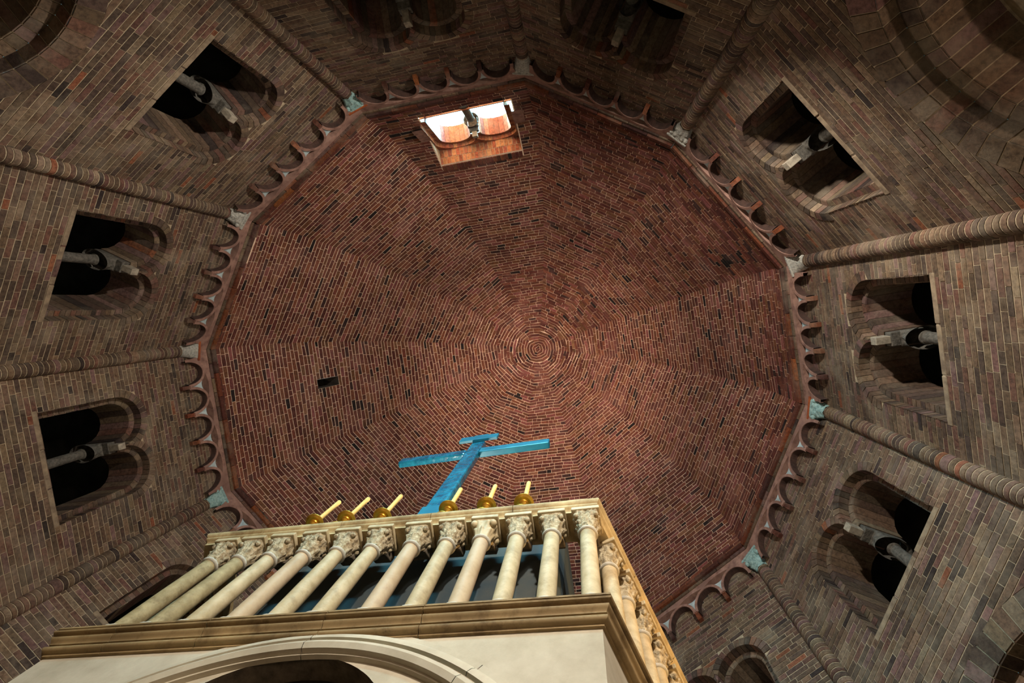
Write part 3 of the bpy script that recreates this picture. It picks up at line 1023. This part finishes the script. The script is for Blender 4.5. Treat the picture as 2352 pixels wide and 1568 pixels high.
# header course over the opening
for q in range(22):
    x0 = -hw + q * 2 * hw / 22 + 0.005
    x1 = x0 + 2 * hw / 22 - 0.01
    d1, d2 = gore_d(DW_Z1 + 0.005), gore_d(DW_Z1 + 0.13)
    nn = np.array([0, 0.13, -(d2 - d1)]); nn /= np.linalg.norm(nn)
    mm = MB()
    mm.brick([(x0, d1, DW_Z1 + 0.005), (x1, d1, DW_Z1 + 0.005), (x1, d2, DW_Z1 + 0.13), (x0, d2, DW_Z1 + 0.13)][::-1], nn, 0.02)
    o = mm.build('header_brick', MAT['dome_brick'], dwin); o.color = (*[float(x) for x in dome_tint(1)[0]], 1)

# ------------------------------------------------------------------ round corner shafts with capitals
SH_R = 0.118
SH_LABEL = {0: 'round brick shaft at the top edge between the two dark twin windows, grey capital',
            1: 'thick dark brick shaft at upper right leaning to the top edge',
            2: 'round brick shaft at the right edge, upper of the two, plain pale capital',
            3: 'round brick shaft at the right with turquoise capital, second below the dome crown level',
            4: 'round brick shaft at lower right with turquoise capital nearest the shrine',
            8: 'round brick shaft at lower left ending beside the top left shrine column',
            9: 'nearly level brick shaft at the left edge with rough grey capital',
            10: 'round brick shaft at upper left with frayed pale capital',
            11: 'round brick shaft from the top edge to the turquoise capital left of the dome window'}
def shaft_proto():
    m = MB()
    n = 18
    ang = np.arange(n) * 2 * PI / n
    h = 1.0
    m.lathe([(SH_R - 0.002, 0.0), (SH_R, 0.06), (SH_R, 0.94), (SH_R - 0.002, 1.0)], n)
    o = m.build('drum', MAT['brick'])
    me = o.data
    bpy.data.objects.remove(o)
    me.polygons.foreach_set('use_smooth', [True] * len(me.polygons))
    return me
DRUM = shaft_proto()
def capital_mesh(mat, r0, half, h, seed, kind='leaf', nseg=48, nh=16):
    """bell flaring from a ring to a square, with two tiers of leaves and corner volutes"""
    rr_ = random.Random(seed)
    m = MB()
    rows = []
    for hi in np.linspace(0, 1, nh):
        row = []
        for t in np.arange(nseg) * 2 * PI / nseg:
            c, s = abs(math.cos(t)), abs(math.sin(t))
            p = 2 + 5 * hi ** 1.5
            sq = (c ** p + s ** p) ** (-1 / p)
            hq = hi ** 1.5
            base = r0 * (1 - hq) + half * sq * hq
            add = 0.0
            if kind != 'plain':
                for tier, (n_, ph_, lo, hi_) in enumerate(((8, 0.0, 0.0, 0.5), (8, 0.5, 0.3, 0.85))):
                    if lo <= hi <= hi_:
                        v = (hi - lo) / (hi_ - lo)
                        leaf = max(0, math.cos(n_ * t + ph_ * 2 * PI)) ** 0.6
                        add += 0.16 * r0 * leaf * (0.5 + v ** 3 * 1.8)
            if kind == 'rough':
                add += rr_.uniform(-0.1, 0.16) * r0
            r = base + add
            row.append((r * math.cos(t), r * math.sin(t), h * hi))
        rows.append(row)
    m.grid(rows, True)
    # volutes at the corners
    if kind in ('leaf', 'ball', 'rough'):
        for q in range(4):
            a = PI / 4 + q * PI / 2
            cx, cy = math.cos(a) * half * 1.12, math.sin(a) * half * 1.12
            R = half * (0.33 if kind == 'ball' else 0.24)
            rows = []
            for b in np.linspace(0, PI, 7):
                rows.append([(cx + R * math.sin(b) * math.cos(t), cy + R * math.sin(b) * math.sin(t), h * 0.78 + R * math.cos(b)) for t in np.arange(10) * 2 * PI / 10])
            m.grid(rows, True)
    return m

for i, lab in SH_LABEL.items():
    c = VX[i]
    o = empty('engaged_shaft', (c[0], c[1], Z0))
    tag(o, lab, 'column')
    core = MB(); core.lathe([(SH_R - 0.004, -Z0), (SH_R - 0.004, H_CAP)], 18)
    core.build('mortar_core', MAT['mortar'], o, smooth=False)
    z = 3.6
    while z < H_CAP - 0.03:
        h = random.choice((0.075, 0.078, 0.07, 0.082, 0.13 if random.random() < 0.25 else 0.075))
        h = min(h, H_CAP - z)
        linked(DRUM, 'drum', o, loc=(0, 0, z), scale=(random.uniform(0.99, 1.012), random.uniform(0.99, 1.012), h - 0.011), color=wall_tint(1)[0] * random.uniform(0.9, 1.15), rot=(0, 0, random.uniform(0, 6)))
        z += h
    q = CEN - c
    ang = math.atan2(q[1], q[0])
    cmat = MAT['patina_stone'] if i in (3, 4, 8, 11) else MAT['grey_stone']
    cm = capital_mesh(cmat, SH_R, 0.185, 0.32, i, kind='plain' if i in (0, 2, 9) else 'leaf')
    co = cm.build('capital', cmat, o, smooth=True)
    co.location = (0, 0, H_CAP)
    co.rotation_euler = (0, 0, ang)
    m = MB(); m.box((-0.2, -0.2, H_CAP + 0.32), (0.2, 0.2, H_CAP + 0.37))
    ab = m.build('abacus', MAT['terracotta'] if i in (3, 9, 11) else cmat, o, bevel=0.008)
    ab.rotation_euler = (0, 0, ang)

# ------------------------------------------------------------------ corbel arcade and cornice band under the dome
TRIM_LABEL = 'corbelled brick arch frieze and terracotta band at the foot of the dome, '
TRIM_WHERE = ['right of the bright dome window', 'upper right, above the grey-lit twin window', 'far right, level with the crown', 'lower right, above the blue-lit colonnette', 'lower right beside the shrine coping', 'hidden by the shrine, right part', 'hidden by the shrine, middle', 'just left of the shrine coping end', 'left, beside the little dark hole of the dome', 'left, between the level shaft and the next above it', 'upper left between two shafts', 'directly below the bright dome window']
CP_D = 0.13
FOOT, CSPR, PL_TOP = 8.40, 8.53, 9.10
RZI, RZO = 0.375, 0.425       # heights of the arch curve, inner and outer
for w in walls:
    i = w.i
    hidden = i in (5, 6)
    tr = empty('trim_%d' % (i + 1), mat=w.mat)
    tag(tr, TRIM_LABEL + TRIM_WHERE[i], 'frieze', kind='structure')
    NA = 5
    m0 = 0.19
    pitch = (w.L - 2 * m0) / NA
    ro = pitch / 2
    ri = ro - 0.052
    cx = [m0 + pitch * (k + 0.5) for k in range(NA)]
    tt = np.linspace(0, PI, 17)
    for k in range(NA):
        m = MB()
        outer = [(cx[k] + ro, FOOT + 0.1)] + [(cx[k] + ro * math.cos(t), CSPR + RZO * math.sin(t)) for t in tt] + [(cx[k] - ro, FOOT + 0.1)]
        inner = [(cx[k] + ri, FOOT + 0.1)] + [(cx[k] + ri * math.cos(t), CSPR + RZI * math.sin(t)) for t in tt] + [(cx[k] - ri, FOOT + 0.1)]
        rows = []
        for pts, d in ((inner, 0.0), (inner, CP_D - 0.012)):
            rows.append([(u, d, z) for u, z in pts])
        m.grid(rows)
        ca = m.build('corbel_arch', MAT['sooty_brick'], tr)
        m = MB()
        rows = []
        for pts, d in ((inner, CP_D - 0.014), (inner, CP_D), (outer, CP_D), (outer, CP_D - 0.05)):
            rows.append([(u, d, z) for u, z in pts])
        m.grid(rows)
        m.build('arch_rim', MAT['arch_clay'], ca)
    for k in range(NA + 1):
        x = m0 + pitch * k
        if k in (0, NA): continue
        m = MB()
        hwid = 0.038
        m.add([(x - hwid, 0, FOOT), (x + hwid, 0, FOOT), (x + hwid, CP_D * 0.55, FOOT), (x - hwid, CP_D * 0.55, FOOT),
               (x - hwid, 0, FOOT + 0.12), (x + hwid, 0, FOOT + 0.12), (x + hwid, CP_D + 0.008, FOOT + 0.12), (x - hwid, CP_D + 0.008, FOOT + 0.12)],
              [(0, 3, 2, 1), (4, 5, 6, 7), (0, 1, 5, 4), (1, 2, 6, 5), (2, 3, 7, 6), (3, 0, 4, 7)])
        co_ = m.build('console', MAT['brick'], tr, bevel=0.004); co_.color = (*[float(q_) for q_ in clay_tint(1)[0]], 1)
        # spandrel between arch k-1 and arch k
        m = MB()
        a_l = [(cx[k - 1] + ro * math.cos(t), CSPR + RZO * math.sin(t)) for t in np.linspace(0.02, PI / 2 * 0.66, 8)]
        a_r = [(cx[k] - ro * math.cos(t), CSPR + RZO * math.sin(t)) for t in np.linspace(0.02, PI / 2 * 0.66, 8)]
        L_, R_ = a_l[-1], a_r[-1]
        lens_lo = []
        for s in np.linspace(0, 1, 9):
            u = L_[0] * (1 - s) + R_[0] * s
            lens_lo.append((u, L_[1] - 0.045 * math.sin(PI * s)))
        n = 8
        for s in range(n - 1):
            m.quad((a_r[s][0], CP_D - 0.03, a_r[s][1]), (a_l[s][0], CP_D - 0.03, a_l[s][1]), (a_l[s + 1][0], CP_D - 0.03, min(a_l[s + 1][1], L_[1])), (a_r[s + 1][0], CP_D - 0.03, a_r[s + 1][1]))
        # trim the plate to the hollow top edge
        m2 = MB()
        for s in range(8):
            t0, t1 = s / 8, (s + 1) / 8
            def cur(tq):
                u = L_[0] * (1 - tq) + R_[0] * tq
                zt = L_[1] - 0.045 * math.sin(PI * tq)
                du = abs(u - x)
                zb = CSPR + RZO * math.sqrt(max(0.0, 1 - ((ro - du) / ro) ** 2)) if du < ro else CSPR
                return u, min(zb, zt), zt
            u0, b0, z0_ = cur(t0)
            u1, b1, z1_ = cur(t1)
            m2.quad((u1, CP_D - 0.03, b1), (u0, CP_D - 0.03, b0), (u0, CP_D - 0.03, z0_), (u1, CP_D - 0.03, z1_))
            m2.quad((u0, CP_D - 0.03, z0_), (u0, 0.02, z0_), (u1, 0.02, z1_), (u1, CP_D - 0.03, z1_))
        m2.build('spandrel', MAT['spandrel'], tr)
    # plate above: lower edge follows crowns and the upper linking arcs
    m = MB()
    us = np.linspace(0, w.L, 16 * NA + 1)
    def low_edge(u):
        if u < m0 or u > w.L - m0:
            return H_CAP + 0.36           # stands on the abacus of the corner capital
        if u <= cx[0] or u >= cx[-1]:
            du = min(abs(u - (cx[0] if u <= cx[0] else cx[-1])), ro)
            return CSPR + RZO * math.sqrt(max(0, 1 - (du / ro) ** 2))
        k = int((u - cx[0]) / pitch)
        s = (u - cx[min(k, NA - 2)]) / pitch if k <= NA - 2 else 1.0
        return CSPR + RZO - 0.012 + 0.06 * math.sin(PI * s)
    lo = [low_edge(u) for u in us]
    e0 = 0.268
    for a, b, za, zb in zip(us[:-1], us[1:], lo[:-1], lo[1:]):
        m.quad((b, CP_D, zb), (a, CP_D, za), (a, CP_D, PL_TOP), (b, CP_D, PL_TOP))
        m.quad((a, CP_D, za), (b, CP_D, zb), (b, 0.0, zb), (a, 0.0, za))
    m.build('frieze_plate', MAT['arch_clay'], tr)
    # brick strip and terracotta band, mitred into the corners
    def course(name, z0_, z1_, d, n_, mat, tints=None, gap=0.006):
        x0, x1 = d * e0 * 0.98, w.L - d * e0 * 0.98
        back0 = MB()
        for q in range(n_):
            a = x0 + (x1 - x0) * q / n_ + (gap / 2 if q else 0)
            b = x0 + (x1 - x0) * (q + 1) / n_ - (gap / 2 if q < n_ - 1 else 0)
            mm = MB()
            j = random.uniform(-0.004, 0.004)
            mm.box((a, -0.05, z0_), (b, d + j, z1_))
            o = mm.build(name, mat, tr, bevel=0 if hidden else 0.006)
            if tints: o.color = (*[float(x) for x in tints(1)[0]], 1)
    course('strip_brick', PL_TOP - 0.01, 9.16, 0.155, 10, MAT['brick'], wall_tint)
    course('band_tile', 9.165, 9.265, 0.195, 6, MAT['brick'], clay_tint)
    course('strip_brick', 9.27, 9.33, 0.178, 10, MAT['brick'], dome_tint)

# ------------------------------------------------------------------ the shrine (ciborium)
A2, B2 = np.array([-3.85, 2.46]), np.array([0.25, 1.848])
ut = (B2 - A2) / np.linalg.norm(B2 - A2)
vt = np.array([-ut[1], ut[0]])
LF = float(np.linalg.norm(B2 - A2))
sm = Matrix.Identity(4)
sm[0][0], sm[1][0] = ut
sm[0][1], sm[1][1] = vt
sm[0][3], sm[1][3] = A2
shrine = empty('shrine', mat=sm)
tag(shrine, 'cream marble shrine with two moulded cornices and a gallery of small columns', 'shrine')
Y = lambda z: z + Z0
# plan: front edge from (0,0) to (LF,0); right side runs back and outwards
dr = np.array([0.856, 1.759]); dr = np.array([dr @ ut, dr @ vt]); dr /= np.linalg.norm(dr)
SIDE = 2.7
PLAN = [np.array([0.0, 0.0]), np.array([LF, 0.0]), np.array([LF, 0.0]) + dr * SIDE, np.array([-dr[0] * SIDE, dr[1] * SIDE])]
def inset(d):
    """plan polygon moved in by d (mitred)"""
    r = sweep(PLAN, [(-d, 0.0)], closed=True)
    return [np.array(p[0][:2]) for p in r]

# body: front with arched door, other faces plain
BI = inset(0.10)
ZB_TOP = Y(2.90)
DU, DRAD, DZC = 2.16, 0.85, Y(1.84)
m = MB()
us = sorted(set(np.linspace(BI[0][0], BI[1][0], 50).tolist() + (DU + DRAD * np.cos(np.linspace(0, PI, 41))).tolist()))
def dtop_(u):
    x = abs(u - DU)
    return DZC + math.sqrt(max(0, DRAD ** 2 - x * x)) if x < DRAD - 1e-6 else None
for a, b in zip(us[:-1], us[1:]):
    mid = dtop_((a + b) / 2)
    if mid:
        za = dtop_(a) or DZC
        zb = dtop_(b) or DZC
        m.quad((a, BI[0][1], za), (b, BI[0][1], zb), (b, BI[0][1], ZB_TOP), (a, BI[0][1], ZB_TOP))
    else:
        m.quad((a, BI[0][1], 0), (b, BI[0][1], 0), (b, BI[0][1], ZB_TOP), (a, BI[0][1], ZB_TOP))
for q in (1, 2, 3):
    p, r = BI[q], BI[(q + 1) % 4]
    m.quad((*p, 0), (*r, 0), (*r, ZB_TOP), (*p, ZB_TOP))
m.build('body', MAT['plaster'], shrine)
# door soffit and dark inside
m = MB()
y0 = BI[0][1]
tt = np.linspace(0, PI, 40)
m.grid([[(DU + DRAD * math.cos(t), y, DZC + DRAD * math.sin(t)) for t in tt] for y in (y0, y0 + 0.16)])
for sgn in (-1, 1):
    m.quad((DU + sgn * DRAD, y0, 0), (DU + sgn * DRAD, y0 + 0.16, 0), (DU + sgn * DRAD, y0 + 0.16, DZC), (DU + sgn * DRAD, y0, DZC))
m.build('door_reveal', MAT['dark_stone'], shrine)
m = MB()
m.box((DU - 1.2, y0 + 0.16, 0.0), (DU + 1.2, y0 + 1.6, DZC + 1.0))
m.f = [f for k, f in enumerate(m.f) if k != 2]
m.build('inner_chamber', MAT['dark_plaster'], shrine)
# archivolt: moulded arc in relief
AC, AZ = 2.20, Y(0.88)
prof_a = [(2.03, 0.0), (2.03, 0.012), (1.985, 0.014), (1.975, 0.03), (1.95, 0.045), (1.915, 0.05), (1.905, 0.03), (1.89, 0.028), (1.875, 0.06), (1.84, 0.075), (1.805, 0.06), (1.80, 0.03), (1.785, 0.03), (1.78, 0.0)]
segs = np.linspace(0.30, PI - 0.30, 5)
segs = [0.22, 0.95, 1.585, 2.2, PI - 0.22]
for a, b in zip(segs[:-1], segs[1:]):
    m = MB()
    tt = np.linspace(a + 0.0012, b - 0.0012, 22)
    m.grid([[(AC + r * math.cos(t), y0 - d, AZ + r * math.sin(t)) for t in tt] for r, d in prof_a])
    o = m.build('archivolt_stone', MAT['plaster'], shrine); smooth_by_angle(o, 35)

# cornices cut in stones
def cornice(name, prof, cuts_front, mat, d=0.0):
    path = inset(d)
    pts = [path[0]]
    f0, f1 = path[0], path[1]
    for c in cuts_front:
        pts.append(f0 + (f1 - f0) * c)
    pts.append(f1)
    # runs: front stones, then right side stones, then back and left
    runs = []
    fr = pts
    # corner directions for mitres come from the closed sweep
    full = sweep(path, prof, closed=True)
    def row_at(p, nrm):
        return [(p[0] + nrm[0] * o_, p[1] + nrm[1] * o_, z) for o_, z in prof]
    for e in range(4):
        p, r = path[e], path[(e + 1) % 4]
        dd = (r - p) / np.linalg.norm(r - p)
        nr = np.array([dd[1], -dd[0]])
        cuts = cuts_front if e == 0 else (0.3, 0.62)
        rows = [full[e]] + [row_at(p + (r - p) * c, nr) for c in cuts] + [full[(e + 1) % 4]]
        for q in range(len(rows) - 1):
            a, b = np.array(rows[q]), np.array(rows[q + 1])
            ln = np.linalg.norm(b - a)
            g = 0.003 / np.linalg.norm((b - a).mean(0))
            aa = a + (b - a) * (g if q else 0.0)
            bb = b - (b - a) * (g if q < len(rows) - 2 else 0.0)
            m = MB()
            m.grid([aa, bb])
            if q: m.add(aa, [tuple(reversed(range(len(aa))))])
            if q < len(rows) - 2: m.add(bb, [tuple(range(len(bb)))])
            o = m.build(name, mat, shrine); smooth_by_angle(o, 38)
def cyma(o0, o1, z0, z1, n=7):
    return [(o0 + (o1 - o0) * (s - math.sin(2 * PI * s) / (2 * PI) * 0.9), z0 + (z1 - z0) * s) for s in np.linspace(0, 1, n)]
ZC0, ZC1 = Y(2.80), Y(3.0)
def torus(o0, o1, z0, z1, n=6):
    return [(o0 + (o1 - o0) * math.sin(PI * q / n), z0 + (z1 - z0) * (1 - math.cos(PI * q / n)) / 2) for q in range(n + 1)]
low_prof = ([(-0.10, ZC0), (-0.082, ZC0), (-0.082, ZC0 + 0.018), (-0.07, ZC0 + 0.02)] + torus(-0.07, -0.042, ZC0 + 0.02, ZC0 + 0.065)
            + [(-0.088, ZC0 + 0.068), (-0.088, ZC0 + 0.076)] + cyma(-0.05, -0.02, ZC0 + 0.078, ZC0 + 0.125) + [(-0.062, ZC0 + 0.128), (-0.062, ZC0 + 0.142), (-0.012, ZC0 + 0.144)]
            + torus(-0.012, 0.006, ZC0 + 0.144, ZC0 + 0.172, 4) + [(-0.035, ZC0 + 0.174), (-0.035, ZC0 + 0.181), (0.0, ZC0 + 0.183), (0.0, ZC1), (-0.40, ZC1)])
cornice('lower_cornice', low_prof, (0.13, 0.31, 0.53, 0.70), MAT['cornice_dirty'])
ZK0, ZK1 = Y(4.37), Y(4.53)
top_prof = [(-0.34, ZK0), (-0.06, ZK0), (-0.06, ZK0 + 0.03)] + cyma(-0.055, -0.02, ZK0 + 0.035, ZK0 + 0.075, 6) + [(-0.02, ZK0 + 0.085), (0.0, ZK0 + 0.10)] + [(0.008, ZK0 + 0.125), (0.0, ZK0 + 0.15), (-0.012, ZK1), (-0.34, ZK1), (-0.34, ZK0)]
cornice('coping_stone', top_prof, (0.16, 0.37, 0.60, 0.80), MAT['cornice'])
# terrace floor
m = MB()
fp = inset(0.12)
m.add([(*p, ZC1 - 0.02) for p in fp], [(0, 1, 2, 3)])
m.build('terrace', MAT['dark_stone'], shrine)

# gallery columns
def col_parts(parent, x, y, ang, seed, kind, back, stone=MAT['column']):
    c = empty('column', (x, y, 0), parent)
    c.rotation_euler = (0, 0, ang)
    zb, zn, zc = ZC1, Y(4.06), ZK0
    m = MB()
    m.box((-0.105, -0.105, zb), (0.105, 0.105, zb + 0.035))
    m.build('plinth', MAT['pale_stone'], c, bevel=0.006)
    m = MB()
    m.lathe([(0.098, zb + 0.035), (0.103, zb + 0.05), (0.10, zb + 0.068), (0.082, zb + 0.078), (0.086, zb + 0.09), (0.08, zb + 0.102), (0.072, zb + 0.106)], 24)
    o = m.build('base', MAT['pale_stone'], c); smooth_by_angle(o, 50)
    m = MB()
    m.lathe([(0.072, zb + 0.105), (0.070, zb + 0.13), (0.071, zb + 0.5), (0.067, zn)], 28)
    o = m.build('shaft', stone, c); smooth_by_angle(o, 50)
    m = MB()
    m.lathe([(0.066, zn - 0.004), (0.082, zn), (0.088, zn + 0.014), (0.082, zn + 0.028), (0.068, zn + 0.032)], 24)
    o = m.build('astragal', MAT['pale_stone'], c); smooth_by_angle(o, 60)
    hc = zc - 0.05 - (zn + 0.026)
    m = capital_mesh(None, 0.074, 0.112, hc, seed, kind, nseg=56, nh=18)
    o = m.build('capital', MAT['capital'] if kind != 'ball' else MAT['column'], c, smooth=True)
    o.location = (0, 0, zn + 0.026)
    m = MB()
    m.box((-0.13, -0.13, zc - 0.05), (0.13, 0.13, zc + 0.004))
    m.build('abacus', MAT['column'], c, bevel=0.008)
    # deep stone bracket behind the capital
    m = MB()
    yb = back
    m.add([(-0.085, 0.08, zc - 0.20), (0.085, 0.08, zc - 0.20), (0.085, yb, zc - 0.09), (-0.085, yb, zc - 0.09), (-0.085, 0.08, zc), (0.085, 0.08, zc), (0.085, yb, zc), (-0.085, yb, zc)],
          [(0, 3, 2, 1), (4, 5, 6, 7), (0, 1, 5, 4), (1, 2, 6, 5), (2, 3, 7, 6), (3, 0, 4, 7)])
    m.build('bracket', MAT['dark_stone'], c, bevel=0.01)
    return c
front_u = [4.015, 3.70, 3.385, 3.06, 2.735, 2.40, 2.01, 1.665, 1.32, 0.965, 0.64, 0.335]
kinds = ['rough', 'leaf', 'leaf', 'ball', 'rough', 'leaf', 'rough', 'leaf', 'rough', 'leaf', 'leaf', 'rough']
for k, (u, kd) in enumerate(zip(front_u, kinds)):
    col_parts(shrine, u, 0.135, random.uniform(-0.02, 0.02), 100 + k, kd, 0.22, MAT['column_weathered'] if k > 9 else MAT['column_pink'] if k in (3, 5, 8) else MAT['column'])
ang_r = math.atan2(dr[1], dr[0])
nright = np.array([dr[1], -dr[0]])
for k in range(7):
    p = np.array([LF, 0.0]) + dr * (0.46 + k * 0.33) - nright * 0.135
    col_parts(shrine, p[0], p[1], ang_r, 200 + k, ('leaf', 'leaf', 'rough', 'leaf')[k % 4], 0.22)
for k in range(7):
    drl = np.array([-dr[0], dr[1]])
    nl = np.array([-dr[1], -dr[0]])
    p = drl * (0.46 + k * 0.33) - nl * 0.135
    col_parts(shrine, p[0], p[1], PI - ang_r, 300 + k, ('leaf', 'rough')[k % 2], 0.22)

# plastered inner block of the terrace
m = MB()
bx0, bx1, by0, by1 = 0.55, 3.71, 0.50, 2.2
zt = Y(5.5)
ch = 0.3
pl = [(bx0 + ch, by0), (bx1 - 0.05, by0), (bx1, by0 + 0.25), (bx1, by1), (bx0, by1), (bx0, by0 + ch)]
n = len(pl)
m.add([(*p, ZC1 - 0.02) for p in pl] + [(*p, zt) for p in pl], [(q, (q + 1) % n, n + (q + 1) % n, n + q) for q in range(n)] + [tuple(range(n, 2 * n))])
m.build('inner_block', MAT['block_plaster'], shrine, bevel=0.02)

# ------------------------------------------------------------------ candlesticks on the coping
cpos = [(-2.80, 2.40), (-2.43, 2.34), (-2.02, 2.285), (-1.29, 2.165), (-0.88, 2.105), (-0.49, 2.05)]
clab = ['brass candlestick with yellow candle, leftmost of the row on the shrine coping', 'brass candlestick with yellow candle, second from the left end of the row',
        'brass candlestick with yellow candle immediately left of the blue cross', 'brass candlestick with yellow candle immediately right of the blue cross foot',
        'brass candlestick with yellow candle, second from the right end of the row', 'brass candlestick with yellow candle, rightmost, its pan with a dark seam']
cst = None
for k, (x, y) in enumerate(cpos):
    if cst is None:
        cst = empty('candlestick', (x, y, ZK1))
        m = MB(); m.lathe([(0.09, 0.0), (0.09, 0.015), (0.05, 0.03), (0.025, 0.05), (0.022, 0.08), (0.034, 0.10), (0.02, 0.12), (0.02, 0.17), (0.045, 0.19), (0.03, 0.205)], 24)
        o = m.build('stem', MAT['brass'], cst); smooth_by_angle(o, 45)
        m = MB(); m.lathe([(0.03, 0.205), (0.045, 0.207), (0.05, 0.22), (0.078, 0.222), (0.098, 0.234), (0.104, 0.237), (0.104, 0.245), (0.096, 0.247), (0.042, 0.246), (0.034, 0.262), (0.04, 0.28), (0.034, 0.30), (0.027, 0.305)], 36)
        o = m.build('drip_pan', MAT['brass'], cst); smooth_by_angle(o, 22)
        m = MB(); m.lathe([(0.026, 0.30), (0.0255, 0.80), (0.018, 0.813), (0.006, 0.817)], 20)
        o = m.build('candle', MAT['wax'], cst); smooth_by_angle(o, 40)
        o = cst
    else:
        o = copy_tree(cst)
        o.location = (x, y, ZK1)
    tag(o, clab[k], 'candlestick', 'candlesticks on the shrine coping')

# ------------------------------------------------------------------ the blue cross behind the coping
cro = empty('cross', (-1.557, 2.365, ZK1))
cdir = np.array([0.985, -0.172])
cro.rotation_euler = (0, 0, math.atan2(cdir[1], cdir[0]))
tag(cro, 'tall glossy blue cross with a short title board, rising behind the shrine coping', 'cross')
def beam(name, lo, hi, mat, bev=0.02):
    m = MB(); m.box(lo, hi)
    return m.build(name, mat, cro, bevel=bev)
beam('upright', (-0.115, -0.058, 0.0), (0.115, 0.058, 3.25), MAT['blue'], 0.025)
beam('cross_arm', (-1.225, -0.052, 2.65), (-0.115, 0.052, 2.86), MAT['blue'], 0.03)
beam('cross_arm', (0.115, -0.052, 2.65), (1.225, 0.052, 2.86), MAT['blue_plain'], 0.015)
beam('title_board', (-0.33, -0.105, 3.21), (0.33, -0.059, 3.44), MAT['blue_plain'], 0.006)
beam('rear_board', (-0.33, 0.059, 3.02), (0.33, 0.105, 3.21), MAT['blue_plain'], 0.006)
beam('top_board', (-0.115, -0.095, 3.44), (0.13, -0.065, 3.52), MAT['blue_plain'], 0.004)
beam('foot_clamp', (-0.13, -0.072, 0.0), (0.13, 0.072, 0.62), MAT['blue_plain'], 0.01)
